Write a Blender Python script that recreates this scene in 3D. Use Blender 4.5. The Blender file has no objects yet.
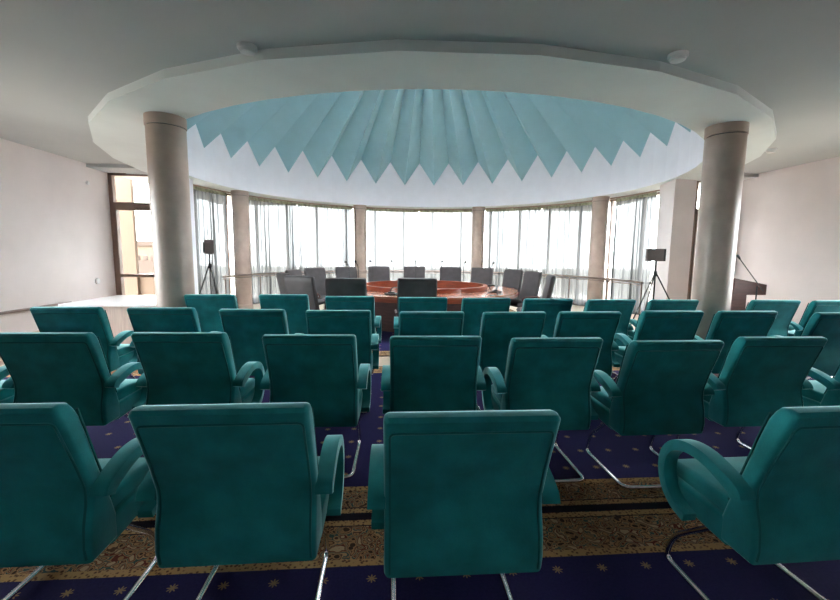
import bpy, bmesh, math, random
from mathutils import Vector, Matrix
random.seed(4)
PI = math.pi
R_ = math.radians
sc = bpy.context.scene
COL = sc.collection

# ------------------------------------------------------------------ camera
cam_d = bpy.data.cameras.new('camera')
cam = bpy.data.objects.new('camera', cam_d)
COL.objects.link(cam)
cam_d.sensor_width = 36.0
cam_d.lens = 407.1466 / 840 * 36.0
cam_d.clip_start = 0.05
cam_d.clip_end = 500
r_ = Vector((0.9972384, -0.0734946, 0.0106802))
u_ = Vector((-0.0022155, 0.1143046, 0.9934433))
f_ = Vector((0.0742335, 0.9907235, -0.1138261))
m = Matrix.Identity(4)
for i in range(3):
    m[i][0] = r_[i]; m[i][1] = u_[i]; m[i][2] = -f_[i]
m.translation = Vector((0, 0, 1.5))
cam.matrix_world = m
sc.camera = cam

# ------------------------------------------------------------------ world, light, exposure
sc.view_settings.view_transform = 'Standard'
sc.view_settings.look = 'None'
sc.view_settings.gamma = 1
sc.view_settings.exposure = 2.35
w = bpy.data.worlds.new('world'); sc.world = w; w.use_nodes = True
bg = w.node_tree.nodes['Background']
bg.inputs[0].default_value = (0.93, 0.96, 1.0, 1)
bg.inputs[1].default_value = 5.0
sc.cycles.max_bounces = 14
sc.cycles.diffuse_bounces = 8
sc.cycles.glossy_bounces = 4
sc.cycles.transmission_bounces = 8
sc.cycles.transparent_max_bounces = 12
sc.cycles.sample_clamp_indirect = 8
sc.cycles.use_denoising = True

CX, CY = 0.793, 8.80       # centre of the round bay
WL, WR = -5.652, 7.114     # side walls
HC, HR = 3.10, 3.018      # ceiling, ring soffit
BACK = -3.2

# ------------------------------------------------------------------ materials
def nt(mat): return mat.node_tree.nodes, mat.node_tree.links
def mat(name, col, rough=0.6, metal=0.0, noise=0.0, nscale=6.0, bump=0.0, bscale=60.0, sheen=0.0, sheen_tint=None, spec=None, coat=0.0, stretch=None):
    M = bpy.data.materials.new(name); M.use_nodes = True
    N, L = nt(M); b = N['Principled BSDF']
    b.inputs['Base Color'].default_value = (*col, 1)
    b.inputs['Roughness'].default_value = rough
    b.inputs['Metallic'].default_value = metal
    if spec is not None: b.inputs['Specular IOR Level'].default_value = spec
    if coat: b.inputs['Coat Weight'].default_value = coat; b.inputs['Coat Roughness'].default_value = 0.08
    if sheen:
        b.inputs['Sheen Weight'].default_value = sheen
        b.inputs['Sheen Roughness'].default_value = 0.35
        if sheen_tint: b.inputs['Sheen Tint'].default_value = (*sheen_tint, 1)
    if noise or bump:
        tc = N.new('ShaderNodeTexCoord'); mp = N.new('ShaderNodeMapping')
        L.new(tc.outputs['Object'], mp.inputs[0])
        if stretch: mp.inputs['Scale'].default_value = stretch
    if noise:
        n = N.new('ShaderNodeTexNoise'); n.inputs['Scale'].default_value = nscale; n.inputs['Detail'].default_value = 5
        L.new(mp.outputs[0], n.inputs['Vector'])
        rp = N.new('ShaderNodeValToRGB')
        rp.color_ramp.elements[0].position = 0.3; rp.color_ramp.elements[1].position = 0.7
        rp.color_ramp.elements[0].color = tuple(c * (1 - noise) for c in col) + (1,)
        rp.color_ramp.elements[1].color = tuple(min(1, c * (1 + noise)) for c in col) + (1,)
        L.new(n.outputs['Fac'], rp.inputs[0]); L.new(rp.outputs[0], b.inputs['Base Color'])
    if bump:
        n2 = N.new('ShaderNodeTexNoise'); n2.inputs['Scale'].default_value = bscale; n2.inputs['Detail'].default_value = 3
        L.new(mp.outputs[0], n2.inputs['Vector'])
        bp = N.new('ShaderNodeBump'); bp.inputs['Strength'].default_value = bump; bp.inputs['Distance'].default_value = 0.01
        L.new(n2.outputs['Fac'], bp.inputs['Height']); L.new(bp.outputs[0], b.inputs['Normal'])
    return M

M = {}
M['wall'] = mat('wall_plaster', (0.78, 0.71, 0.70), 0.8, noise=0.05, nscale=1.5, bump=0.05, bscale=30)
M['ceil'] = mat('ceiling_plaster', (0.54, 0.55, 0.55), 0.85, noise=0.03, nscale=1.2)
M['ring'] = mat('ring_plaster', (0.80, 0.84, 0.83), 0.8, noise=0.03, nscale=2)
M['drum'] = mat('drum_white', (0.87, 0.88, 0.97), 0.8, noise=0.02, nscale=4)
M['pleat'] = mat('teal_pleats', (0.37, 0.62, 0.71), 0.7, noise=0.03, nscale=3)
M['stone'] = mat('polished_column_stone', (0.46, 0.35, 0.295), 0.4, noise=0.14, nscale=3.5, bump=0.03, bscale=12, coat=0.1)
M['groove'] = mat('column_joint', (0.10, 0.10, 0.10), 0.6)
M['tile'] = mat('beige_floor_tile', (0.62, 0.50, 0.38), 0.35, noise=0.08, nscale=2)
M['dado'] = mat('white_dado', (0.78, 0.76, 0.75), 0.6)
M['brown'] = mat('brown_window_frame', (0.24, 0.155, 0.12), 0.45, noise=0.1)
M['teal'] = mat('teal_velvet', (0.010, 0.205, 0.212), 0.75, noise=0.25, nscale=7, bump=0.06, bscale=140, sheen=1.0, sheen_tint=(0.55, 0.95, 0.95), spec=0.2)
M['tealpipe'] = mat('teal_piping', (0.008, 0.12, 0.12), 0.8, sheen=0.3, sheen_tint=(0.4, 0.9, 0.9), spec=0.2)
M['chrome'] = mat('chrome', (0.75, 0.75, 0.76), 0.12, metal=1.0)
M['steel'] = mat('brushed_steel', (0.26, 0.20, 0.18), 0.35, metal=0.8, noise=0.05)
M['leather'] = mat('dark_leather', (0.050, 0.043, 0.046), 0.55, noise=0.15, nscale=9, bump=0.15, bscale=70)
M['black'] = mat('black_plastic', (0.02, 0.02, 0.022), 0.45)
M['redwood'] = mat('red_wood', (0.30, 0.055, 0.022), 0.3, noise=0.25, nscale=5, stretch=(1, 1, 8), coat=0.4)
M['tabletop'] = mat('table_veneer', (0.40, 0.155, 0.09), 0.22, noise=0.15, nscale=4, coat=0.5)
M['darkwood'] = mat('dark_wood', (0.085, 0.028, 0.024), 0.5, noise=0.25, nscale=5, stretch=(1, 1, 6))
M['whitewood'] = mat('white_laminate', (0.78, 0.76, 0.77), 0.25)
M['greywood'] = mat('limed_wood', (0.50, 0.40, 0.35), 0.5, noise=0.16, nscale=4, stretch=(8, 8, 0.7))
M['white'] = mat('white_plastic', (0.8, 0.8, 0.8), 0.4)
M['brownbox'] = mat('speaker_grille', (0.10, 0.075, 0.072), 0.6, noise=0.2, nscale=60)
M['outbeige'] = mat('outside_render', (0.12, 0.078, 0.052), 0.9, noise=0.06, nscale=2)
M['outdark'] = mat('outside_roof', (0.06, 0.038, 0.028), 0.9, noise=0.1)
M['ground'] = mat('outside_ground', (0.22, 0.20, 0.17), 0.95, noise=0.1, nscale=0.3)

def glass():
    g = bpy.data.materials.new('window_glass'); g.use_nodes = True
    N, L = nt(g); N.clear()
    o = N.new('ShaderNodeOutputMaterial'); t = N.new('ShaderNodeBsdfTransparent'); gl = N.new('ShaderNodeBsdfGlossy')
    gl.inputs['Roughness'].default_value = 0.02; t.inputs[0].default_value = (0.96, 0.98, 0.97, 1)
    fr = N.new('ShaderNodeFresnel'); fr.inputs[0].default_value = 1.25
    mx = N.new('ShaderNodeMixShader'); L.new(fr.outputs[0], mx.inputs[0]); L.new(t.outputs[0], mx.inputs[1]); L.new(gl.outputs[0], mx.inputs[2])
    L.new(mx.outputs[0], o.inputs[0]); return g
M['glass'] = glass()

def sheer(name, tr, col, dens):
    g = bpy.data.materials.new(name); g.use_nodes = True
    N, L = nt(g); N.clear()
    o = N.new('ShaderNodeOutputMaterial'); t = N.new('ShaderNodeBsdfTransparent')
    d = N.new('ShaderNodeBsdfDiffuse'); tl = N.new('ShaderNodeBsdfTranslucent')
    d.inputs[0].default_value = (*col, 1); tl.inputs[0].default_value = (*col, 1)
    a = N.new('ShaderNodeMixShader'); a.inputs[0].default_value = 0.6
    L.new(d.outputs[0], a.inputs[1]); L.new(tl.outputs[0], a.inputs[2])
    lw = N.new('ShaderNodeLayerWeight'); lw.inputs[0].default_value = 0.5
    mr = N.new('ShaderNodeMapRange'); mr.inputs[3].default_value = tr; mr.inputs[4].default_value = 0.0
    cm = N.new('ShaderNodeMix'); cm.data_type = 'RGBA'; cm.inputs[6].default_value = (*col, 1); cm.inputs[7].default_value = (*dens, 1)
    m5 = N.new('ShaderNodeMapRange'); m5.interpolation_type = 'SMOOTHSTEP'; m5.inputs[1].default_value = .08; m5.inputs[2].default_value = .6; L.new(lw.outputs['Facing'], m5.inputs[0]); L.new(m5.outputs[0], cm.inputs[0]); L.new(cm.outputs[2], tl.inputs[0]); L.new(cm.outputs[2], d.inputs[0])
    L.new(lw.outputs['Facing'], mr.inputs[0])
    b = N.new('ShaderNodeMixShader'); L.new(mr.outputs[0], b.inputs[0])
    L.new(a.outputs[0], b.inputs[1]); L.new(t.outputs[0], b.inputs[2])
    L.new(b.outputs[0], o.inputs[0]); return g
M['sheer'] = sheer('sheer_curtain', 0.06, (0.12, 0.121, 0.122), (0.065, 0.067, 0.07))
M['heading'] = mat('curtain_heading_tape', (0.36, 0.36, 0.26), 0.8, noise=0.5, nscale=14)
N, L = nt(M['heading']); pb = N['Principled BSDF']; tl = N.new('ShaderNodeBsdfTranslucent'); tl.inputs[0].default_value = (0.085, 0.082, 0.055, 1)
ad = N.new('ShaderNodeMixShader'); ad.inputs[0].default_value = .5; L.new(pb.outputs[0], ad.inputs[1]); L.new(tl.outputs[0], ad.inputs[2]); L.new(ad.outputs[0], N['Material Output'].inputs[0])

def rug_mat():
    g = bpy.data.materials.new('rug_pile'); g.use_nodes = True
    N, L = nt(g); b = N['Principled BSDF']; b.inputs['Roughness'].default_value = 0.95; b.inputs['Specular IOR Level'].default_value = 0.1
    def math_(op, a, c=None, d=None):
        n = N.new('ShaderNodeMath'); n.operation = op
        for i, v in enumerate((a, c, d)):
            if v is None: continue
            if isinstance(v, (int, float)): n.inputs[i].default_value = v
            else: L.new(v, n.inputs[i])
        return n.outputs[0]
    tc = N.new('ShaderNodeTexCoord'); sp = N.new('ShaderNodeSeparateXYZ')
    L.new(tc.outputs['Object'], sp.inputs[0])
    at = N.new('ShaderNodeAttribute'); at.attribute_type = 'OBJECT'; at.attribute_name = 'half'
    s2 = N.new('ShaderNodeSeparateXYZ'); L.new(at.outputs['Vector'], s2.inputs[0])
    dx = math_('SUBTRACT', s2.outputs[0], math_('ABSOLUTE', sp.outputs[0]))
    dy = math_('SUBTRACT', s2.outputs[1], math_('ABSOLUTE', sp.outputs[1]))
    de = math_('MINIMUM', dx, dy)                       # distance from the rug's edge
    # star grid
    fx = math_('SUBTRACT', math_('FRACT', math_('DIVIDE', math_('ADD', sp.outputs[0], 50 * 0.22 + 0.11 - 0.17), 0.22)), 0.5)
    fy = math_('SUBTRACT', math_('FRACT', math_('DIVIDE', math_('ADD', dy, 50.0 * 0.24 + 0.12 - 0.45), 0.24)), 0.5)
    px = math_('MULTIPLY', fx, 0.22); py = math_('MULTIPLY', fy, 0.24)
    rr = math_('SQRT', math_('ADD', math_('POWER', px, 2), math_('POWER', py, 2)))
    an = math_('ARCTAN2', py, px)
    lim = math_('ADD', 0.017, math_('MULTIPLY', math_('COSINE', math_('MULTIPLY', an, 8)), 0.008))
    star = math_('LESS_THAN', rr, lim)
    nz = N.new('ShaderNodeTexNoise'); nz.inputs['Scale'].default_value = 90; L.new(tc.outputs['Object'], nz.inputs['Vector'])
    blue = N.new('ShaderNodeMix'); blue.data_type = 'RGBA'; L.new(nz.outputs[0], blue.inputs[0])
    blue.inputs[6].default_value = (0.016, 0.014, 0.055, 1); blue.inputs[7].default_value = (0.030, 0.026, 0.10, 1)
    m1 = N.new('ShaderNodeMix'); m1.data_type = 'RGBA'; L.new(star, m1.inputs[0]); L.new(blue.outputs[2], m1.inputs[6]); m1.inputs[7].default_value = (0.27, 0.19, 0.10, 1)
    # ornate border
    vo = N.new('ShaderNodeTexVoronoi'); vo.inputs['Scale'].default_value = 9; L.new(tc.outputs['Object'], vo.inputs['Vector'])
    rings = math_('SINE', math_('MULTIPLY', vo.outputs['Distance'], 15))
    v2 = N.new('ShaderNodeTexVoronoi'); v2.inputs['Scale'].default_value = 24; L.new(tc.outputs['Object'], v2.inputs['Vector'])
    rp = N.new('ShaderNodeValToRGB'); rp.color_ramp.interpolation = 'CONSTANT'
    els = rp.color_ramp.elements; els[0].position = 0; els[0].color = (0.05, 0.03, 0.02, 1); els[1].position = 0.22; els[1].color = (0.34, 0.19, 0.09, 1)
    for pos, c in ((0.36, (0.10, 0.05, 0.03, 1)), (0.46, (0.40, 0.25, 0.13, 1)), (0.56, (0.05, 0.085, 0.075, 1)), (0.66, (0.30, 0.17, 0.08, 1)), (0.74, (0.12, 0.03, 0.02, 1)), (0.84, (0.42, 0.30, 0.18, 1))):
        e = els.new(pos); e.color = c
    mixv = math_('ADD', math_('MULTIPLY', rings, 0.22), math_('ADD', math_('MULTIPLY', v2.outputs['Distance'], 0.8), 0.12))
    L.new(mixv, rp.inputs[0])
    # edge bands of the border: dark line, gold guard stripe with small checks
    ck = N.new('ShaderNodeTexVoronoi'); ck.inputs['Scale'].default_value = 55; L.new(tc.outputs['Object'], ck.inputs['Vector'])
    gs = N.new('ShaderNodeValToRGB'); L.new(ck.outputs['Distance'], gs.inputs[0])
    gs.color_ramp.elements[0].position = 0.25; gs.color_ramp.elements[0].color = (0.12, 0.06, 0.035, 1); gs.color_ramp.elements[1].position = 0.45; gs.color_ramp.elements[1].color = (0.42, 0.26, 0.12, 1)
    def band(a, b_): return math_('MULTIPLY', math_('GREATER_THAN', de, a), math_('LESS_THAN', de, b_))
    W = s2.outputs[2]                                   # border width
    inb = math_('LESS_THAN', de, W)
    guard = math_('MAXIMUM', band(0.035, 0.075), math_('MULTIPLY', math_('GREATER_THAN', de, math_('SUBTRACT', W, 0.045)), inb))
    m2 = N.new('ShaderNodeMix'); m2.data_type = 'RGBA'; L.new(guard, m2.inputs[0]); L.new(rp.outputs[0], m2.inputs[6]); L.new(gs.outputs[0], m2.inputs[7])
    edge = math_('MAXIMUM', math_('LESS_THAN', de, 0.03), band(0.075, 0.083))
    m3 = N.new('ShaderNodeMix'); m3.data_type = 'RGBA'; L.new(edge, m3.inputs[0]); L.new(m2.outputs[2], m3.inputs[6]); m3.inputs[7].default_value = (0.012, 0.010, 0.02, 1)
    m4 = N.new('ShaderNodeMix'); m4.data_type = 'RGBA'; L.new(inb, m4.inputs[0]); L.new(m1.outputs[2], m4.inputs[6]); L.new(m3.outputs[2], m4.inputs[7])
    L.new(m4.outputs[2], b.inputs['Base Color'])
    bp = N.new('ShaderNodeBump'); bp.inputs['Strength'].default_value = 0.3; bp.inputs['Distance'].default_value = 0.004
    n3 = N.new('ShaderNodeTexNoise'); n3.inputs['Scale'].default_value = 300; L.new(tc.outputs['Object'], n3.inputs['Vector'])
    L.new(n3.outputs[0], bp.inputs['Height']); L.new(bp.outputs[0], b.inputs['Normal'])
    return g
M['rug'] = rug_mat()

# ------------------------------------------------------------------ helpers
def obj(name, bm, material, parent=None, smooth=None):
    me = bpy.data.meshes.new(name)
    bmesh.ops.recalc_face_normals(bm, faces=bm.faces)
    if smooth is not None:
        for f in bm.faces: f.smooth = True
        for e in bm.edges:
            if len(e.link_faces) == 2 and e.calc_face_angle(0) > R_(smooth): e.smooth = False
    bm.to_mesh(me); bm.free()
    me.materials.append(material)
    o = bpy.data.objects.new(name, me); COL.objects.link(o)
    if parent: o.parent = parent
    return o
def struct(name, bm, material, parent=None, smooth=None):
    o = obj(name, bm, material, parent, smooth)
    if parent is None: o['kind'] = 'structure'
    return o
def thing(name, label, cat, loc=(0, 0, 0), rotz=0, group=None):
    o = bpy.data.objects.new(name, None); COL.objects.link(o)
    o.location = loc; o.rotation_euler = (0, 0, rotz); o['label'] = label; o['category'] = cat
    o.empty_display_size = 0.1
    if group: o['group'] = group
    return o
def tag(o, label, cat, group=None):
    o['label'] = label; o['category'] = cat
    if group: o['group'] = group
    return o
def dup(root, loc, rotz, label, group=None):
    r = root.copy(); COL.objects.link(r); r.location = loc; r.rotation_euler = (0, 0, rotz); r['label'] = label
    if group: r['group'] = group
    for ch in list(root.children):
        c = ch.copy(); COL.objects.link(c); c.parent = r
        for g in ch.children:
            d = g.copy(); COL.objects.link(d); d.parent = c
    return r
def box(bm, x0, x1, y0, y1, z0, z1, mtx=None, bev=0.0, seg=2):
    b2 = bmesh.new()
    v = [b2.verts.new((x, y, z)) for x in (x0, x1) for y in (y0, y1) for z in (z0, z1)]
    for f in ((0, 1, 3, 2), (4, 6, 7, 5), (0, 4, 5, 1), (2, 3, 7, 6), (0, 2, 6, 4), (1, 5, 7, 3)): b2.faces.new([v[i] for i in f])
    if bev: bmesh.ops.bevel(b2, geom=b2.edges[:], offset=bev, segments=seg, profile=0.6, affect='EDGES')
    if mtx: b2.transform(mtx)
    join(bm, b2)
def join(bm, b2):
    me = bpy.data.meshes.new('tmp'); b2.to_mesh(me); b2.free(); bm.from_mesh(me); bpy.data.meshes.remove(me)
def poly_extrude_x(bm, pts, x0, x1, bev=0.0, seg=3, ang=25, taper=None):
    """closed profile pts (y, z) extruded from x0 to x1"""
    b2 = bmesh.new()
    a = [b2.verts.new((x0, y, z)) for y, z in pts]; b = [b2.verts.new((x1, y, z)) for y, z in pts]
    n = len(pts)
    b2.faces.new(a); b2.faces.new(b[::-1])
    for i in range(n): b2.faces.new((a[i], b[i], b[(i + 1) % n], a[(i + 1) % n]))
    bmesh.ops.recalc_face_normals(b2, faces=b2.faces)
    if bev:
        es = [e for e in b2.edges if e.calc_face_angle(0) > R_(ang) and abs(e.verts[0].co.x - e.verts[1].co.x) < 1e-6]
        bmesh.ops.bevel(b2, geom=es, offset=bev, segments=seg, profile=0.5, affect='EDGES', clamp_overlap=True)
    join(bm, b2)
def prism(bm, pts, z0, z1):
    """closed plan outline (x, y) from z0 to z1"""
    b2 = bmesh.new()
    a = [b2.verts.new((x, y, z0)) for x, y in pts]; b = [b2.verts.new((x, y, z1)) for x, y in pts]
    n = len(pts); b2.faces.new(a[::-1]); b2.faces.new(b)
    for i in range(n): b2.faces.new((a[i], a[(i + 1) % n], b[(i + 1) % n], b[i]))
    join(bm, b2)
def tube(bm, pts, r, seg=8, cap=True, closed=False):
    pts = [Vector(p) for p in pts]; n = len(pts); rings = []
    up = None
    for i, p in enumerate(pts):
        if closed: t = (pts[(i + 1) % n] - pts[i - 1])
        else: t = (pts[min(i + 1, n - 1)] - pts[max(i - 1, 0)])
        t.normalize()
        if up is None:
            up = Vector((0, 0, 1)) if abs(t.z) < 0.9 else Vector((1, 0, 0))
        a = t.cross(up)
        if a.length < 1e-5: up = Vector((0, 1, 0)); a = t.cross(up)
        a.normalize(); b = a.cross(t).normalized(); up = b
        rad = r[i] if isinstance(r, (list, tuple)) else r
        rings.append([bm.verts.new(p + rad * (math.cos(2 * PI * k / seg) * a + math.sin(2 * PI * k / seg) * b)) for k in range(seg)])
    for i in range(n if closed else n - 1):
        A, B = rings[i], rings[(i + 1) % n]
        for k in range(seg): bm.faces.new((A[k], A[(k + 1) % seg], B[(k + 1) % seg], B[k]))
    if cap and not closed: bm.faces.new(rings[0][::-1]); bm.faces.new(rings[-1])
def fillet(pts, r, seg=5):
    pts = [Vector(p) for p in pts]; out = [pts[0]]
    for i in range(1, len(pts) - 1):
        p, a, b = pts[i], (pts[i - 1] - pts[i]), (pts[i + 1] - pts[i])
        rr = min(r, a.length * 0.45, b.length * 0.45); A = p + a.normalized() * rr; B = p + b.normalized() * rr
        for k in range(seg + 1):
            t = k / seg; out.append((1 - t) ** 2 * A + 2 * t * (1 - t) * p + t * t * B)
    out.append(pts[-1]); return out
def lathe(bm, prof, cx=0, cy=0, seg=32, cap=True):
    rings = []
    for r, z in prof: rings.append([bm.verts.new((cx + r * math.cos(2 * PI * k / seg), cy + r * math.sin(2 * PI * k / seg), z)) for k in range(seg)])
    for A, B in zip(rings, rings[1:]):
        for k in range(seg): bm.faces.new((A[k], A[(k + 1) % seg], B[(k + 1) % seg], B[k]))
    if cap: bm.faces.new(rings[0][::-1]); bm.faces.new(rings[-1])
def pol(r, a, z=0.0):
    """point at radius r and bearing a (degrees, 0 = away from the camera) about the bay's centre"""
    return Vector((CX + r * math.sin(R_(a)), CY + r * math.cos(R_(a)), z))
def offset_curve(pts, d):
    out = []
    for i, p in enumerate(pts):
        a = Vector(pts[max(i - 1, 0)]); b = Vector(pts[min(i + 1, len(pts) - 1)]); t = (b - a).normalized()
        out.append((p[0] - t.y * d, p[1] + t.x * d))
    return out
def spline(pts, n=6):
    P = [Vector(p) for p in pts]; P = [2 * P[0] - P[1]] + P + [2 * P[-1] - P[-2]]; out = []
    for i in range(1, len(P) - 2):
        for k in range(n):
            t = k / n
            out.append(0.5 * ((2 * P[i]) + (-P[i - 1] + P[i + 1]) * t + (2 * P[i - 1] - 5 * P[i] + 4 * P[i + 1] - P[i + 2]) * t * t + (-P[i - 1] + 3 * P[i] - 3 * P[i + 1] + P[i + 2]) * t ** 3))
    out.append(P[-2]); return [tuple(v) for v in out]

# ------------------------------------------------------------------ the room shell
bm = bmesh.new(); box(bm, WL - 0.2, WR + 0.2, BACK - 0.2, 15.2, -0.2, 0.0); struct('floor', bm, M['tile'])
WY0, WY1, WZ0, WZ1 = 3.0, 5.8, 0.75, 2.5      # added side windows beside the camera, out of view, to brighten the room
def side_wall(x0, x1, yend, name):
    bm = bmesh.new()
    box(bm, x0, x1, BACK, WY0, 0, 3.5); box(bm, x0, x1, WY1, yend, 0, 3.5)
    box(bm, x0, x1, WY0, WY1, 0, WZ0); box(bm, x0, x1, WY0, WY1, WZ1, 3.5)
    struct(name, bm, M['wall'])
side_wall(WL - 0.2, WL, 8.94, 'wall_left')
side_wall(WR, WR + 0.2, 8.12, 'wall_right')
for n, xx in ((4, WL - .1), (5, WR + .1)):  # frames and glazing of the added side openings
    bm = bmesh.new()
    for k in range(6):
        yy = WY0 + (WY1 - WY0 - .06) * k / 5; box(bm, xx - .04, xx + .04, yy, yy + .06, WZ0, WZ1)
    box(bm, xx - .04, xx + .04, WY0, WY1, WZ0, WZ0 + .06); box(bm, xx - .04, xx + .04, WY0, WY1, WZ1 - .06, WZ1)
    wfr = struct('window_%d' % n, bm, M['brown'])
    bm = bmesh.new(); box(bm, xx - .005, xx + .005, WY0 + .01, WY1 - .01, WZ0 + .01, WZ1 - .01); obj('pane', bm, M['glass'], wfr)
bm = bmesh.new(); BX0, BX1, BZ0, BZ1 = -0.8, 2.2, 1.8, 2.05  # added strip window behind the camera, fill daylight for the near chairs
box(bm, WL - 0.2, BX0, BACK - 0.2, BACK, 0, 3.5); box(bm, BX1, WR + 0.2, BACK - 0.2, BACK, 0, 3.5)
box(bm, BX0, BX1, BACK - 0.2, BACK, 0, BZ0); box(bm, BX0, BX1, BACK - 0.2, BACK, BZ1, 3.5); struct('wall_back', bm, M['wall'])
bm = bmesh.new()
for k in range(5):
    xx = BX0 + (BX1 - BX0 - .06) * k / 4; box(bm, xx, xx + .06, BACK - .14, BACK - .06, BZ0, BZ1)
box(bm, BX0, BX1, BACK - .14, BACK - .06, BZ0, BZ0 + .06); box(bm, BX0, BX1, BACK - .14, BACK - .06, BZ1 - .06, BZ1)
wfr = struct('window_7', bm, M['brown'])
bm = bmesh.new(); box(bm, BX0 + .01, BX1 - .01, BACK - .105, BACK - .095, BZ0 + .01, BZ1 - .01); obj('pane', bm, M['glass'], wfr)

# vertices of the 32-sided ring
VA = [7.6 + 11.25 * k for k in range(32)]
RO, RI = 5.575, 4.852
# ceiling slab with the ring opening (flat annulus to the rectangle)
def ring_hole_slab(x0, x1, y0, y1, z0, z1):
    bm = bmesh.new()
    cs = []
    for a in VA:
        p = pol(RO, a); cs.append((p.x, p.y))
    # project each ring vertex radially onto the rectangle and fill between
    outr = []
    corners = [(x1, y1), (x1, y0), (x0, y0), (x0, y1)]
    def hit(a):
        dx, dy = math.sin(R_(a)), math.cos(R_(a)); t = 1e9
        if dx > 1e-9: t = min(t, (x1 - CX) / dx)
        if dx < -1e-9: t = min(t, (x0 - CX) / dx)
        if dy > 1e-9: t = min(t, (y1 - CY) / dy)
        if dy < -1e-9: t = min(t, (y0 - CY) / dy)
        return (CX + t * dx, CY + t * dy)
    ang = lambda p: math.degrees(math.atan2(p[0] - CX, p[1] - CY)) % 360
    for z, flip in ((z0, 0), (z1, 1)):
        for i, a in enumerate(VA):
            b = VA[(i + 1) % 32]
            pa, pb = hit(a), hit(b); mid = []
            for c in corners:
                ca = ang(c)
                if (ca - a) % 360 < (b - a) % 360: mid.append(((ca - a) % 360, c))
            mid = [c for _, c in sorted(mid)]
            ring = [pa] + mid + [pb, cs[(i + 1) % 32], cs[i]]
            vs = [bm.verts.new((x, y, z)) for x, y in ring]
            bm.faces.new(vs if flip else vs[::-1])
    for i in range(32):
        p, q = cs[i], cs[(i + 1) % 32]
        vs = [bm.verts.new((p[0], p[1], z0)), bm.verts.new((q[0], q[1], z0)), bm.verts.new((q[0], q[1], z1)), bm.verts.new((p[0], p[1], z1))]
        bm.faces.new(vs)
    bmesh.ops.remove_doubles(bm, verts=bm.verts, dist=1e-4)
    return bm
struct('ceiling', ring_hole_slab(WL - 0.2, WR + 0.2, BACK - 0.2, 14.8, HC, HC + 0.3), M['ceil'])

# dropped ring: fascia (32-gon outside), soffit, inner lip; round inside
bm = bmesh.new()
fin = [pol(RI, 7.6 + 5.625 * k) for k in range(64)]
def ringpt(k):   # 64 points around the 32-gon
    a = pol(RO, VA[(k // 2) % 32]); b = pol(RO, VA[(k // 2 + 1) % 32])
    return a if k % 2 == 0 else (a + b) / 2
lo_o = [bm.verts.new((ringpt(k).x, ringpt(k).y, HR)) for k in range(64)]
hi_o = [bm.verts.new((ringpt(k).x, ringpt(k).y, HC + 0.15)) for k in range(64)]
lo_i = [bm.verts.new((p.x, p.y, HR)) for p in fin]
hi_i = [bm.verts.new((p.x, p.y, HC + 0.15)) for p in fin]
for k in range(64):
    j = (k + 1) % 64
    bm.faces.new((lo_o[k], lo_o[j], hi_o[j], hi_o[k])); bm.faces.new((lo_i[k], hi_i[k], hi_i[j], lo_i[j]))
    bm.faces.new((lo_o[k], lo_i[k], lo_i[j], lo_o[j])); bm.faces.new((hi_o[k], hi_o[j], hi_i[j], hi_i[k]))
struct('trim_1', bm, M['ring'])
# white drum wall above the ring's inner edge
bm = bmesh.new()
A = [[bm.verts.new(pol(r, 7.6 + 5.625 * k, z)) for k in range(64)] for r, z in ((RI - .002, HR), (RI - .002, 4.62), (RI + .15, 4.62), (RI + .15, HR + .1))]
for s in range(3):
    for k in range(64):
        j = (k + 1) % 64; bm.faces.new((A[s][k], A[s][j], A[s + 1][j], A[s + 1][k]))
struct('wall_drum', bm, M['drum'])
# pleated dome: low folds from the tips, high folds from the notches, all rising to the apex
bm = bmesh.new()
ZA = 7.3
for s, dz in ((0, 0.0), (1, 0.12)):
    rows = []
    for t in (0.0, 0.09, 0.3, 0.59):
        row = []
        for k in range(64):
            r = (RI - 0.006) * (1 - t)
            zc = 4.41 + (ZA - 4.41) * t
            if k % 2 == 0: zc -= {0.0: 0.70, 0.09: 0.62, 0.3: 0.46, 0.59: 0.26}[t]
            row.append(bm.verts.new(pol(r, 7.6 + 5.625 * k, zc + dz)))
        rows.append(row)
    for A_, B_ in zip(rows, rows[1:]):
        for k in range(64):
            j = (k + 1) % 64; bm.faces.new((A_[k], A_[j], B_[j], B_[k]))
    rims = rows[-1] if s == 0 else None
dome = struct('ceiling_dome', bm, M['pleat'])
# added glazed lantern at the dome top, unseen, for more daylight inside
bm = bmesh.new()
for s_, (r, z) in enumerate(((2.1, 6.35), (2.1, 6.6))): pass
lathe(bm, [(2.02, 5.75), (2.02, 6.65), (2.12, 6.65), (2.12, 5.75)], CX, CY, 64, cap=False)
for k in range(6):
    t = Matrix.Translation((CX, CY, 0)) @ Matrix.Rotation(PI * k / 6, 4, 'Z'); box(bm, -2.05, 2.05, -.03, .03, 6.56, 6.64, t)
lan = struct('window_6', bm, M['white'])
bm = bmesh.new(); lathe(bm, [(2.05, 6.60), (2.05, 6.61)], CX, CY, 64); obj('pane', bm, M['glass'], lan)

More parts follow.
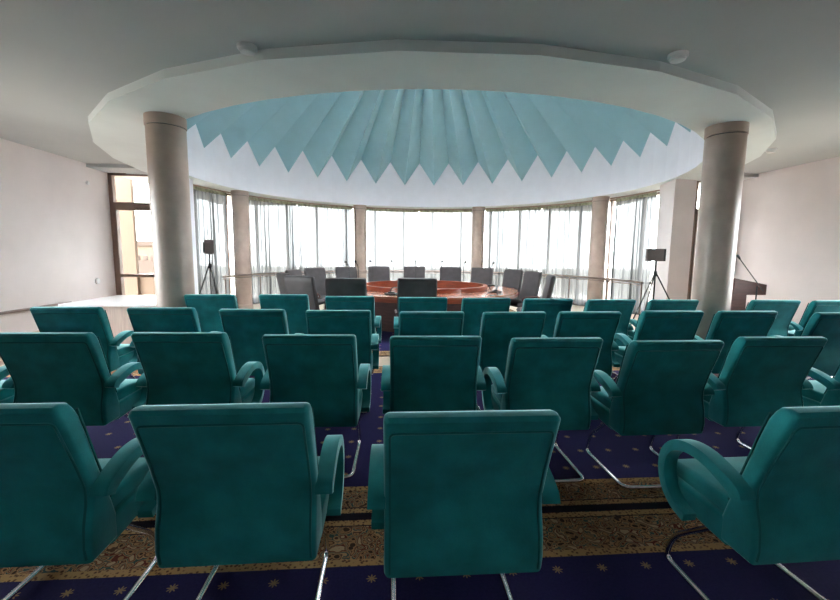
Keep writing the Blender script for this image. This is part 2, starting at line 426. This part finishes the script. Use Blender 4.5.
# columns
def column(x, y, label, rad=0.205, grp=None):
    t = thing('column', label, 'column', (x, y, 0), 0, grp)
    bm = bmesh.new(); lathe(bm, [(rad * 1.08, 0), (rad * 1.08, 0.12), (rad, 0.14), (rad, 2.895)], seg=40)
    obj('shaft', bm, M['stone'], t, 30)
    bm = bmesh.new(); lathe(bm, [(rad - 0.012, 2.895), (rad - 0.012, 2.907)], seg=40); obj('joint_ring', bm, M['groove'], t, 30)
    bm = bmesh.new(); lathe(bm, [(rad + 0.008, 2.907), (rad + 0.008, HR)], seg=40); obj('capital', bm, M['stone'], t, 30)
    return t
column(-2.575, 5.09, 'large polished grey stone column at the left, nearest on that side of the rotunda')
column(3.945, 4.71, 'large polished grey stone column at the right, in front of the lectern')
for a, lab in ((-65.4, 'far round column between the left tripod and the left curtains'), (-20.4, 'far round column left of the centre windows'),
               (24.6, 'far round column right of the centre windows'), (69.6, 'far round column at the right behind the handrail')):
    p = pol(5.06, a); column(p.x, p.y, lab)

# wall piers where the bay opens
bm = bmesh.new(); prism(bm, [(5.63, 7.87), (6.14, 7.95), (6.16, 8.3), (6.3, 9.0), (5.84, 8.64)], 0, HR + 0.02); struct('wall_pier_right', bm, M['wall'])
bm = bmesh.new(); prism(bm, [(-4.12, 8.5), (-4.27, 9.42), (-4.6, 9.5), (-4.46, 8.84)], 0, HR + 0.02); struct('wall_pier_left', bm, M['drum'])

# window head beams
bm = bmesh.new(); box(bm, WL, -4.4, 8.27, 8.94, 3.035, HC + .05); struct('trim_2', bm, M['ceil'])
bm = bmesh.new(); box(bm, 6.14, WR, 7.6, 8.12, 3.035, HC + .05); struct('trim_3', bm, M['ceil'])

def window_unit(n, x0, x1, y, z1, cols):
    bm = bmesh.new(); fw = 0.075
    box(bm, x0, x0 + fw, y, y + .1, 0, z1); box(bm, x1 - fw, x1, y, y + .1, 0, z1)
    box(bm, x0, x1, y, y + .1, z1 - .05, z1); box(bm, x0, x1, y, y + .1, 0, .08)
    box(bm, x0, x1, y, y + .1, 2.36, 2.465)
    for a, b in cols:
        for z0, z2 in ((0.08, 2.36),):
            box(bm, a, a + .05, y - .02, y + .08, z0, z2); box(bm, b - .05, b, y - .02, y + .08, z0, z2)
            box(bm, a, b, y - .02, y + .08, z2 - .05, z2); box(bm, a, b, y - .02, y + .08, z0, z0 + .06)
            box(bm, a, b, y - .02, y + .08, .95, 1.01)
    f = struct('window_%d' % n, bm, M['brown'])
    g = bmesh.new(); box(g, x0 + .01, x1 - .01, y + .035, y + .045, 0.02, z1 - .02)
    obj('pane', g, M['glass'], f)
window_unit(1, WL, -4.4, 8.84, 3.04, [(WL + .075, -4.48)])
window_unit(2, 6.16, WR, 8.02, 3.04, [(6.24, WR - .08)])

# round bay: low wall, glazing with mullions
RG = 5.72
def arc_wall(r0, r1, a0, a1, z0, z1, n=48):
    bm = bmesh.new(); rows = []
    for i in range(n + 1):
        a = a0 + (a1 - a0) * i / n
        rows.append([bm.verts.new(pol(r, a, z)) for r, z in ((r0, z0), (r1, z0), (r1, z1), (r0, z1))])
    for A_, B_ in zip(rows, rows[1:]):
        for k in range(4): bm.faces.new((A_[k], A_[(k + 1) % 4], B_[(k + 1) % 4], B_[k]))
    bm.faces.new(rows[0]); bm.faces.new(rows[-1][::-1]); return bm
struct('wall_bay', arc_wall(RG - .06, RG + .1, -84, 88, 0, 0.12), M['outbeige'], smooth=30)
bm = bmesh.new()
for a in [-84 + 172 * k / 17 for k in range(18)]:
    t = Matrix.Translation(pol(RG, a)) @ Matrix.Rotation(-R_(a), 4, 'Z')
    box(bm, -.022, .022, -.05, .05, .12, HR, t)
wf = struct('window_3', bm, M['brown'])
for z in (0.12, 0.80, HR - .05):
    obj('window_frame', arc_wall(RG - .04, RG + .04, -84, 88, z, z + .05), M['brown'], wf, 30)
obj('pane', arc_wall(RG - .004, RG + .004, -84, 88, .12, HR, 60), M['glass'], wf, 30)
# roof over the bay outside of the ceiling slab edge
struct('trim_4', arc_wall(RO - .1, RG + .35, -90, 95, HR + .003, HR + .3), M['ring'])

# left wall rail and skirting
bm = bmesh.new(); box(bm, WL, WL + .035, BACK, 7.6, 0.55, 0.59, bev=.008); struct('trim_5', bm, M['steel'])
bm = bmesh.new(); box(bm, WL, WL + .02, BACK, 8.84, 0, .2); struct('baseboard_left', bm, M['tile'])
bm = bmesh.new(); box(bm, WR - .02, WR, BACK, 8.0, 0, .12); struct('baseboard_right', bm, M['tile'])

# ------------------------------------------------------------------ outside
bm = bmesh.new(); box(bm, -120, 120, -120, 160, -4.3, -4.0)
o = obj('ground', bm, M['ground']); o['kind'] = 'structure'
o = thing('building_wing', 'beige rendered pier and parapet of the building outside the left window', 'building', (-6.3, 10.6, 0))
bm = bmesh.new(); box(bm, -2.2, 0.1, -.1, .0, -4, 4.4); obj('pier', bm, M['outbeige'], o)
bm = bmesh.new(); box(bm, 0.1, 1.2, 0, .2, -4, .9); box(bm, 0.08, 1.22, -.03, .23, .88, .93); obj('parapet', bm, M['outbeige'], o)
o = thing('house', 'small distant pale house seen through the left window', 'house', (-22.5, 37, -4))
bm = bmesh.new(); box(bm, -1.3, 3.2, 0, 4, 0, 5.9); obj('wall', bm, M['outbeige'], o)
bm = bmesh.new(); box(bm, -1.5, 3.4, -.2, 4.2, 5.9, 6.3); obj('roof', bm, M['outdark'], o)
bm = bmesh.new(); box(bm, -4.5, 3.6, -1.6, -1.4, 0, 4.7)
for k in range(14): box(bm, -4.45 + k * .6, -4.15 + k * .6, -1.65, -1.35, 4.7, 5.1, bev=.05)
obj('garden_wall', bm, M['outdark'], o)

# ------------------------------------------------------------------ curtains
def curtain(a0, a1, label, amp=0.08, dens=1.9, r=5.42, seed=0):
    rnd = random.Random(seed)
    n = int((a1 - a0) * 7); ph = rnd.random() * 6
    root = thing('curtain', label, 'curtain', tuple(pol(r, (a0 + a1) / 2, 0)), 0, 'sheer curtains round the bay')
    off = Vector(root.location)
    phase = 0; bm = bmesh.new(); rows = []; hr = []; local = 1
    zs = [0.04, 0.5, 1.2, 2.0, 2.7, 2.91]
    for i in range(n + 1):
        a = a0 + (a1 - a0) * i / n
        if i % 9 == 0: local = rnd.uniform(.45, 1.5)
        phase += (a1 - a0) / n * dens * local
        row = []
        for z in zs:
            k = amp * (1 - .35 * z / 3) * (0.65 + .5 * math.sin(phase * .37 + ph))
            row.append(bm.verts.new(pol(r + k * math.sin(phase * 2.2 + .25 * math.sin(z * 1.3 + i * .05)), a + .12 * math.sin(phase + z), z) - off))
        rows.append(row)
    for A_, B_ in zip(rows, rows[1:]):
        for k in range(len(zs) - 1): bm.faces.new((A_[k], B_[k], B_[k + 1], A_[k + 1]))
    obj('curtain_panel', bm, M['sheer'], root, 180)
    bm = bmesh.new(); rows = []; n2 = int((a1 - a0) * 5)
    for i in range(n2 + 1):
        a = a0 + (a1 - a0) * i / n2; rr = r - .01 + .014 * math.sin(i * 1.7)
        rows.append([bm.verts.new(pol(rr, a, z) - off) for z in (2.90, 2.985)])
    for A_, B_ in zip(rows, rows[1:]): bm.faces.new((A_[0], B_[0], B_[1], A_[1]))
    h = obj('heading_tape', bm, M['heading'], root, 180); h['label'] = 'patterned olive and gold heading tape'
    return root
curtain(-79.5, -66.5, 'sheer teal-tinted curtain behind the left tripod', seed=1, dens=2.2, amp=.06)
curtain(-63.5, -42, 'sheer curtain right of the leftmost far column', seed=2)
curtain(-41.5, -22, 'sheer pleated curtain just left of the second far column', seed=3, dens=2.1)
curtain(-18.8, 2, 'smooth sheer curtain, left half of the centre window', seed=4, dens=.9, amp=.04)
curtain(2.3, 22.8, 'smooth sheer curtain, right half of the centre window', seed=5, dens=.9, amp=.04)
curtain(26.3, 46, 'sheer curtain just right of the third far column', seed=6, dens=1.7)
curtain(46.5, 67.3, 'sheer curtain left of the rightmost far column', seed=7, dens=2.1)
curtain(71.5, 85, 'sheer teal-tinted curtain behind the right tripod', seed=8, dens=2.3, amp=.06)
tr = obj('curtain_track', arc_wall(5.40, 5.44, -80, 86, 2.988, HR, 60), M['brown'], None, 30)
tag(tr, 'thin brown curved curtain track under the ring soffit', 'curtain rail')

# ------------------------------------------------------------------ handrail in the bay
root = thing('handrail', 'curved brown metal handrail on posts in front of the curtains', 'railing', (CX, CY, 0))
off = Vector((CX, CY, 0))
for z, r in ((0.92, .024), (0.86, .012)):
    bm = bmesh.new(); tube(bm, [pol(4.66, a, z) - off for a in [-80 + 5 * k for k in range(36)]], r, 8)
    obj('rail', bm, M['steel'], root, 40)
for k in range(12):
    a = -79 + 15.8 * k
    bm = bmesh.new(); p = pol(4.66, a) - off; tube(bm, [(p.x, p.y, 0), (p.x, p.y, .91)], .017, 8); lathe(bm, [(.045, 0), (.045, .012)], p.x, p.y, 12)
    obj('post', bm, M['steel'], root, 40)

# ------------------------------------------------------------------ rugs
def rug(x0, x1, y0, y1, wid, label):
    cx, cy = (x0 + x1) / 2, (y0 + y1) / 2
    bm = bmesh.new(); box(bm, x0 - cx, x1 - cx, y0 - cy, y1 - cy, 0, .01)
    o = obj('rug', bm, M['rug']); o.location = (cx, cy, 0.001)
    o['half'] = ((x1 - x0) / 2, (y1 - y0) / 2, wid)
    return tag(o, label, 'rug')
rug(-4.9, 6.6, -2.6, 2.176, .37, 'navy rug with gold stars and floral border under the nearest chairs')
rug(-4.9, 6.6, 2.178, 5.27, .30, 'navy rug with gold stars and floral border under the middle rows of chairs')
rug(-1.75, 3.3, 5.82, 10.85, .30, 'navy rug with gold border under the conference table')

# ------------------------------------------------------------------ teal conference chair
def chair_parts(t):
    W = .284
    prof = [(.105, .355), (.092, .42), (.10, .50), (.122, .58), (.122, .64), (.085, .75), (.045, .85), (.008, .945), (.0, .965), (.010, .98), (.035, .985), (.065, .978),
            (.085, .955), (.105, .92), (.135, .83), (.165, .73), (.20, .62), (.23, .53), (.25, .46), (.25, .355)]
    bm = bmesh.new(); poly_extrude_x(bm, prof, -W, W, .026, 4, 20)
    obj('backrest', bm, M['teal'], t, 40)
    # piping round the back panel
    bm = bmesh.new(); e = .004; q = []
    side = [(.094, .41), (.10, .50), (.122, .585), (.122, .64), (.085, .75), (.045, .85), (.016, .925)]
    side = [(.100, .375)] + side
    for y, z in side: q.append((-W + .02, y - e * .4, z))
    for y, z in side[::-1]: q.append((W - .02, y - e * .4, z))
    tube(bm, fillet(q, .02, 3), .0042, 6)
    obj('piping', bm, M['tealpipe'], t, 60)
    # side piping along the bolster front
    for s in (-1, 1):
        bm = bmesh.new(); tube(bm, [(s * (W - .006), y, z) for y, z in ((.098, .945), (.135, .83), (.165, .73), (.20, .62), (.225, .54))], .0045, 6)
        obj('piping', bm, M['tealpipe'], t, 60)
    # seat shell and cushion
    bm = bmesh.new(); poly_extrude_x(bm, [(.22, .345), (.22, .465), (.54, .47), (.575, .455), (.585, .42), (.565, .385), (.52, .365)], -W, W, .02, 3, 20)
    obj('seat_shell', bm, M['teal'], t, 40)
    bm = bmesh.new(); poly_extrude_x(bm, [(.17, .45), (.20, .53), (.40, .535), (.56, .525), (.60, .505), (.61, .475), (.595, .45)], -W + .02, W - .02, .025, 4, 20)
    obj('seat_cushion', bm, M['teal'], t, 40)
    # loop armrests
    arc = spline([(.135, .60), (.15, .625), (.21, .65), (.30, .675), (.39, .675), (.47, .645), (.52, .58), (.525, .50), (.495, .43), (.44, .385), (.37, .365)], 4)
    def th(i, n):
        u = i / (n - 1); return .026 - .008 * u
    n = len(arc); outer = []; inner = []
    for i in range(n):
        a = Vector(arc[max(i - 1, 0)]); b = Vector(arc[min(i + 1, n - 1)]); d = (b - a).normalized(); k = th(i, n); p = arc[i]
        outer.append((p[0] - d.y * k, p[1] + d.x * k)); inner.append((p[0] + d.y * k, p[1] - d.x * k))
    for s in (-1, 1):
        bm = bmesh.new(); x0, x1 = (W - .005, W + .058) if s > 0 else (-W - .058, -W + .005)
        poly_extrude_x(bm, outer + inner[::-1], x0, x1, .014, 3, 40)
        obj('armrest', bm, M['teal'], t, 45)
    # chrome cantilever frame
    bm = bmesh.new()
    path = [(-.25, .30, .37), (-.25, .52, .17), (-.25, .57, .015), (-.25, .07, .015), (.25, .07, .015), (.25, .57, .015), (.25, .52, .17), (.25, .30, .37)]
    path = [(x, y, max(z, .024)) for x, y, z in path]
    tube(bm, fillet(path, .06, 5), .0125, 10)
    obj('frame', bm, M['chrome'], t, 60)
    bm = bmesh.new(); tube(bm, [(-.25, .31, .358), (.25, .31, .358)], .0125, 8); obj('crossbar', bm, M['chrome'], t, 60)
rows = {
 'A': [(-1.355, 1.37, 0), (-.55, 1.335, .5), (.265, 1.235, -.5), (1.615, 1.22, 1.0)],
 'B': [(-2.90, 2.62, 0), (-2.115, 2.605, -.5), (-1.31, 2.60, -2), (-.495, 2.515, -1.4), (.285, 2.455, -1.4), (1.028, 2.385, 0), (1.737, 2.29, .5), (2.51, 2.38, -.6), (3.33, 2.36, 1)],
 'C': [(-2.865, 3.805, 2), (-2.035, 3.76, 0), (-1.215, 3.665, -3), (-.45, 3.60, 0), (.37, 3.51, 0), (1.105, 3.495, 1.7), (1.805, 3.51, 0), (2.63, 3.565, -1.6), (3.37, 3.56, 0), (4.23, 3.45, 1)],
 'D': [(-2.105, 4.92, 1), (-1.265, 4.95, 1), (-.465, 4.77, -2), (.385, 4.68, -2), (1.125, 4.62, 2), (1.835, 4.56, -1), (2.56, 4.495, .6), (3.315, 4.49, -2), (4.585, 4.485, -3), (5.32, 4.45, 0)],
}
def teal_label(row, i, n):
    if row == 'A':
        return ['teal velvet chair in the nearest row, cut off by the left edge of the photo',
                'teal velvet chair in the nearest row, left of the middle aisle',
                'teal velvet chair in the nearest row, right of the middle aisle',
                'teal velvet chair in the nearest row, alone at the right, loop arm showing'][i]
    if row == 'B':
        return ['teal chair in the second row, only its arm and seat showing at the left edge',
                'teal chair in the second row, leftmost with its whole back in view',
                'teal chair in the second row, behind the gap between the two nearest left chairs',
                'teal chair in the second row, immediately left of the middle aisle',
                'teal chair in the second row, immediately right of the middle aisle',
                'teal chair in the second row, first one right of the middle chair',
                'teal chair in the second row, third from the right end',
                'teal chair in the second row, second from the right edge of the photo',
                'teal chair in the second row, cut off by the right edge of the photo'][i]
    if row == 'C':
        return ['teal chair in the third row, leftmost, before the pale desk',
                'teal chair in the third row, second from the left, under the big left column',
                'teal chair in the third row, third from the left',
                'teal chair in the third row, just left of the middle aisle',
                'teal chair in the third row, just right of the middle aisle',
                'teal chair in the third row, fifth from the right end',
                'teal chair in the third row, fourth from the right end',
                'teal chair in the third row, in front of the right tripod',
                'teal chair in the third row, at the foot of the big right column',
                'teal chair in the third row, cut off by the right edge of the photo'][i]
    return ['teal chair in the farthest row, leftmost, before the left tripod',
            'teal chair in the farthest row, second from the left',
            'teal chair in the farthest row, just left of the middle aisle',
            'teal chair in the farthest row, just right of the middle aisle',
            'teal chair in the farthest row, before the open front of the conference table',
            'teal chair in the farthest row, before the right end of the conference table',
            'teal chair in the farthest row, before the handrail, left of the right tripod',
            'teal chair in the farthest row, directly before the right tripod',
            'teal chair in the farthest row, before the lectern, right of the big column',
            'teal chair in the farthest row, rightmost at the edge of the photo'][i]
proto = None
for row, lst in rows.items():
    for i, (x, y, a) in enumerate(lst):
        lab = teal_label(row, i, len(lst))
        if proto is None:
            proto = thing('conference_chair', lab, 'chair', (x, y - .03, .011), R_(a), 'teal velvet chairs in rows')
            chair_parts(proto)
        else: dup(proto, (x, y - .03, .011), R_(a), lab)

# ------------------------------------------------------------------ conference table
TX, TY = .76, 8.85
def ell(a, b, k, n=64): return (a * math.sin(2 * PI * k / n), b * math.cos(2 * PI * k / n))
def oval_ring(ao, bo, ai, bi, z0, z1, n=64):
    bm = bmesh.new(); rows = []
    for k in range(n):
        xo, yo = ell(ao, bo, k, n); xi, yi = ell(ai, bi, k, n)
        rows.append([bm.verts.new(v) for v in ((xo, yo, z0), (xo, yo, z1), (xi, yi, z1), (xi, yi, z0))])
    for i in range(n):
        A_, B_ = rows[i], rows[(i + 1) % n]
        for k in range(4): bm.faces.new((A_[k], A_[(k + 1) % 4], B_[(k + 1) % 4], B_[k]))
    return bm
t = thing('conference_table', 'large oval wooden conference table with a red inner rim', 'table', (TX, TY, .011))
obj('tabletop', oval_ring(1.98, 2.05, 1.32, 1.24, .70, .74), M['tabletop'], t, 40)
obj('edge_band', oval_ring(1.99, 2.06, 1.93, 2.0, .64, .705), M['redwood'], t, 40)
obj('inner_rim', oval_ring(1.36, 1.28, 1.28, 1.20, .10, .825), M['redwood'], t, 40)
obj('base', oval_ring(1.48, 1.40, 1.44, 1.36, 0, .70), M['darkwood'], t, 40)

# dark chairs round the table
def dark_parts(t):
    W = .29
    prof = [(.11, .50), (.085, .60), (.06, .72), (.03, .88), (.0, 1.04), (-.004, 1.09), (.012, 1.125), (.04, 1.135), (.066, 1.12), (.085, 1.06), (.11, .9), (.14, .74), (.18, .6), (.20, .5)]
    bm = bmesh.new(); poly_extrude_x(bm, prof, -W, W, .028, 3, 20); obj('backrest', bm, M['leather'], t, 40)
    bm = bmesh.new(); poly_extrude_x(bm, [(.14, .40), (.13, .49), (.20, .50), (.5, .505), (.58, .49), (.61, .455), (.595, .41), (.54, .39)], -W, W, .025, 3, 20); obj('seat', bm, M['leather'], t, 40)
    for s in (-1, 1):
        bm = bmesh.new()
        path = [(s * (W + .01), .10, .60), (s * (W + .02), .30, .615), (s * (W + .02), .44, .605), (s * (W + .01), .48, .55), (s * (W - .01), .40, .47)]
        tube(bm, fillet(path, .06, 4), .017, 8); obj('armrest', bm, M['darkwood'], t, 60)
    bm = bmesh.new(); lathe(bm, [(.035, .10), (.035, .30), (.022, .30), (.022, .41)], 0, .36, 14); obj('gas_column', bm, M['chrome'], t, 40)
    for k in range(5):
        a = 2 * PI * k / 5 + .3
        bm = bmesh.new(); tube(bm, [(0, .36, .12), (.16 * math.cos(a), .36 + .16 * math.sin(a), .10), (.30 * math.cos(a), .36 + .30 * math.sin(a), .065)], [.026, .022, .016], 8)
        leg = obj('leg', bm, M['darkwood'], t, 60)
        b2 = bmesh.new(); c = Vector((.30 * math.cos(a), .36 + .30 * math.sin(a), .028))
        tube(b2, [(c.x - .018, c.y, c.z), (c.x + .018, c.y, c.z)], .027, 10); obj('caster', b2, M['black'], leg, 60)
G = 'dark leather chairs round the table'
dc = [ # x, y, explicit yaw or None (face table centre)
 (-.62, 5.75, -4, 'dark leather chair at the near side of the table, left of the aisle'),
 (.40, 5.85, 0, 'dark leather chair at the near side of the table, right of the aisle'),
 (-1.38, 6.22, -32, 'dark leather chair at the near left of the table, turned inward, its arm showing'),
 (-1.83, 7.05, -58, 'dark leather chair at the left end, half hidden behind its inward-turned neighbour'),
 (-2.02, 8.6, -105, 'dark leather chair at the far left, only its top showing over two others'),
 (-1.75, 9.55, -130, 'dark leather chair on the far side, leftmost whole back facing the room'),
 (-1.13, 10.55, -150, 'dark leather chair on the far side, just left of the second far column'),
 (-.30, 11.05, -168, 'dark leather chair on the far side, under the left part of the centre window'),
 (.68, 11.25, 180, 'dark leather chair on the far side, at the very middle of the window'),
 (1.66, 11.05, 170, 'dark leather chair on the far side, under the right part of the centre window'),
 (2.42, 10.5, 152, 'dark leather chair on the far side, right of the third far column'),
 (2.98, 9.55, 118, 'dark leather chair at the far right, angled, lit on its back'),
 (3.12, 8.6, 105, 'dark leather chair at the right end, half behind the side-on chair'),
 (2.93, 7.12, 76, 'dark leather chair at the near right of the table, seen side-on'),
]
dp = None
for x, y, a, lab in dc:
    if dp is None:
        dp = thing('office_chair', lab, 'chair', (x, y, .011), R_(a), G); dark_parts(dp)
    else: dup(dp, (x, y, .011), R_(a), lab)

# gooseneck microphones on the table
def mic_parts(t, h=.53):
    bm = bmesh.new(); box(bm, -.06, .06, -.07, .07, 0, .035, bev=.012); obj('base', bm, M['black'], t, 40)
    bm = bmesh.new(); tube(bm, spline([(0, .03, .03), (0, .04, h * .4), (0, .03, h * .8), (0, -.03, h)], 4), .008, 6); obj('gooseneck', bm, M['black'], t, 60)
    bm = bmesh.new(); tube(bm, [(0, -.02, h - .01), (0, -.035, h + .01), (0, -.06, h + .015), (0, -.075, h + .012)], [.018, .03, .03, .018], 8); obj('microphone_head', bm, M['black'], t, 60)
mp = None
for ang, lab in ((-154, 'desk microphone with its base in view between the two near dark chairs'), (-178, 'desk microphone with its base in view right of the near dark chair'),
                 (128, 'desk microphone on the right part of the table with its base in view')):
    x = TX + 1.66 * math.sin(R_(ang)); y = TY + 1.68 * math.cos(R_(ang))
    tt = thing('desk_microphone', lab, 'microphone', (x, y, .753), -R_(ang), 'microphones on the table')
    bm = bmesh.new(); box(bm, -.12, .12, -.08, .08, 0, .03, bev=.012); box(bm, -.05, .05, -.03, .05, .03, .055, bev=.01); obj('base', bm, M['black'], tt, 40)
    bm = bmesh.new(); tube(bm, spline([(0.02, .03, .04), (-.02, .02, .12), (-.10, -.0, .13), (-.14, -.02, .10)], 4), .01, 6); obj('gooseneck', bm, M['black'], tt, 60)
for ang, lab in ((-82, 'gooseneck microphone at the far left of the table'), (-64, 'gooseneck microphone just before the second far column'),
                 (-45, 'gooseneck microphone left of the left far centre chair'), (-24, 'gooseneck microphone right of the left far centre chair'),
                 (-3, 'gooseneck microphone beside the middle far chair'), (20, 'gooseneck microphone left of the right far centre chair'),
                 (41, 'gooseneck microphone between the two right far chairs'), (72, 'gooseneck microphone at the far right of the table')):
    x = TX + 1.7 * math.sin(R_(ang)); y = TY + 1.78 * math.cos(R_(ang))
    if mp is None:
        mp = thing('gooseneck_microphone', lab, 'microphone', (x, y, .753), -R_(ang) + PI, 'gooseneck microphones on the far side'); mic_parts(mp)
    else: dup(mp, (x, y, .753), -R_(ang) + PI, lab)

# ------------------------------------------------------------------ pale desk at the left
t = thing('desk', 'pale limed wood desk with a white top by the left window', 'desk', (-3.85, 6.55, 0))
bm = bmesh.new(); box(bm, -.72, 1.15, -.62, .62, .715, .75, bev=.006); obj('desktop', bm, M['whitewood'], t)
bm = bmesh.new(); box(bm, -.66, 1.1, -.56, -.53, 0.001, .715); obj('front_panel', bm, M['greywood'], t)
bm = bmesh.new(); box(bm, -.66, -.63, -.53, .56, 0.001, .715); obj('side_panel', bm, M['greywood'], t)
bm = bmesh.new(); box(bm, 1.07, 1.1, -.53, .56, 0.001, .715); obj('side_panel', bm, M['greywood'], t)

# ------------------------------------------------------------------ lectern and mic stand at the right
t = thing('lectern', 'dark red wood lectern with sloping top by the right wall', 'lectern', (6.33, 6.85, 0))
bm = bmesh.new(); poly = [(-.36, .80), (-.36, .86), (-.36, 1.12), (.36, .98), (.36, .80)]
b2 = bmesh.new(); a = [b2.verts.new((x, -.22, z)) for x, z in ((-.36, .84), (-.36, 1.13), (.24, 1.02), (.24, .84))]; b = [b2.verts.new((x, .22, z)) for x, z in ((-.36, .84), (-.36, 1.13), (.24, 1.02), (.24, .84))]
b2.faces.new(a); b2.faces.new(b[::-1])
for i in range(4): b2.faces.new((a[i], b[i], b[(i + 1) % 4], a[(i + 1) % 4]))
join(bm, b2); obj('desk_top', bm, M['darkwood'], t)
bm = bmesh.new(); box(bm, -.34, -.08, -.18, .18, 0.03, .85); obj('pedestal', bm, M['darkwood'], t)
bm = bmesh.new(); box(bm, -.36, .2, -.22, .22, 0.001, .04); obj('foot', bm, M['darkwood'], t)
t = thing('microphone_stand', 'black boom microphone stand in front of the lectern', 'microphone stand', (6.12, 6.35, 0))
bm = bmesh.new(); tube(bm, [(0, 0, .03), (0, 0, 1.02)], .011, 8); obj('pole', bm, M['black'], t, 60)
bm = bmesh.new(); tube(bm, [(.12, .0, .93), (-.36, .0, 1.47)], .008, 8); obj('boom_arm', bm, M['black'], t, 60)
bm = bmesh.new(); tube(bm, [(-.35, 0, 1.46), (-.38, 0, 1.495), (-.41, 0, 1.525)], [.012, .02, .018], 8); obj('microphone', bm, M['black'], t, 60)
for k in range(3):
    a = k * 2 * PI / 3 + .4
    bm = bmesh.new(); tube(bm, [(0, 0, .16), (.26 * math.cos(a), .26 * math.sin(a), .012)], .008, 6); obj('leg', bm, M['black'], t, 60)

# ------------------------------------------------------------------ tripods with their boxes
def tripod(x, y, hub, spread, foot, top, label, rot=0):
    t = thing('tripod', label, 'tripod', (x, y, 0), rot)
    bm = bmesh.new(); tube(bm, [(0, 0, foot + .1), (0, 0, top)], .014, 8); obj('pole', bm, M['black'], t, 60)
    bm = bmesh.new(); lathe(bm, [(.03, hub - .05), (.035, hub), (.025, hub + .05)], 0, 0, 10); obj('hub', bm, M['black'], t, 60)
    for k in range(3):
        a = k * 2 * PI / 3
        bm = bmesh.new(); tube(bm, [(.02 * math.cos(a), .02 * math.sin(a), hub), (spread * math.cos(a), spread * math.sin(a), .012)], .013, 8); obj('leg', bm, M['black'], t, 60)
    return t
tripod(-3.69, 8.7, 1.20, .42, .1, 1.44, 'black tripod before the left sheer curtain', R_(200))
t = thing('speaker', 'small dark box speaker on top of the left tripod', 'speaker', (-3.69, 8.7, 1.44), R_(25))
bm = bmesh.new(); box(bm, -.085, .085, -.07, .07, 0, .29, bev=.012); obj('cabinet', bm, M['brownbox'], t, 40)
bm = bmesh.new(); box(bm, -.11, -.085, -.09, .05, .02, .24, bev=.006); obj('bracket', bm, M['black'], t, 40)
tripod(5.07, 7.45, 1.16, .62, .1, 1.40, 'black tripod by the right wall pier', R_(195))
t = thing('speaker', 'wide dark red-brown box speaker on top of the right tripod', 'speaker', (5.04, 7.45, 1.40), R_(-8))
bm = bmesh.new(); box(bm, -.16, .155, -.05, .05, 0.0, .235, bev=.01); obj('cabinet', bm, M['brownbox'], t, 40)
bm = bmesh.new(); box(bm, .135, .17, -.06, .06, .0, .235, bev=.008); obj('side_cap', bm, M['black'], t, 40)

# ------------------------------------------------------------------ small fittings
def detector(x, y, label, r=.075):
    t = thing('smoke_detector', label, 'smoke detector', (x, y, HC), 0, 'ceiling detectors')
    bm = bmesh.new(); lathe(bm, [(r, 0), (r, -.022), (r * .92, -.03)], 0, 0, 24); obj('housing', bm, M['white'], t, 40)
    bm = bmesh.new(); lathe(bm, [(r * .8, -.03), (r * .72, -.05), (r * .5, -.056)], 0, 0, 24); obj('cover', bm, M['white'], t, 40)
detector(-1.12, 3.49, 'white round detector on the ceiling left of centre')
detector(2.29, 3.29, 'white round detector on the ceiling right of centre')
detector(-4.28, 6.55, 'small round detector on the ceiling by the left wall', .065)
detector(5.66, 5.88, 'small round detector on the ceiling by the right wall', .07)
def wall_fit(name, label, x, y, z, s=1, r=.045):
    t = thing(name, label, 'wall fitting', (x, y, z))
    bm = bmesh.new(); lathe(bm, [(r, 0), (r, .02), (r * .7, .035)], 0, 0, 20); bm.transform(Matrix.Rotation(R_(90 * s), 4, 'Y')); obj('cover', bm, M['white'], t, 40)
wall_fit('wall_thermostat', 'round white thermostat low on the left wall beside the window', WL, 8.31, .90, 1, .06)
wall_fit('wall_sensor', 'small white sensor high on the left wall', WL, 8.25, 2.74, 1, .035)
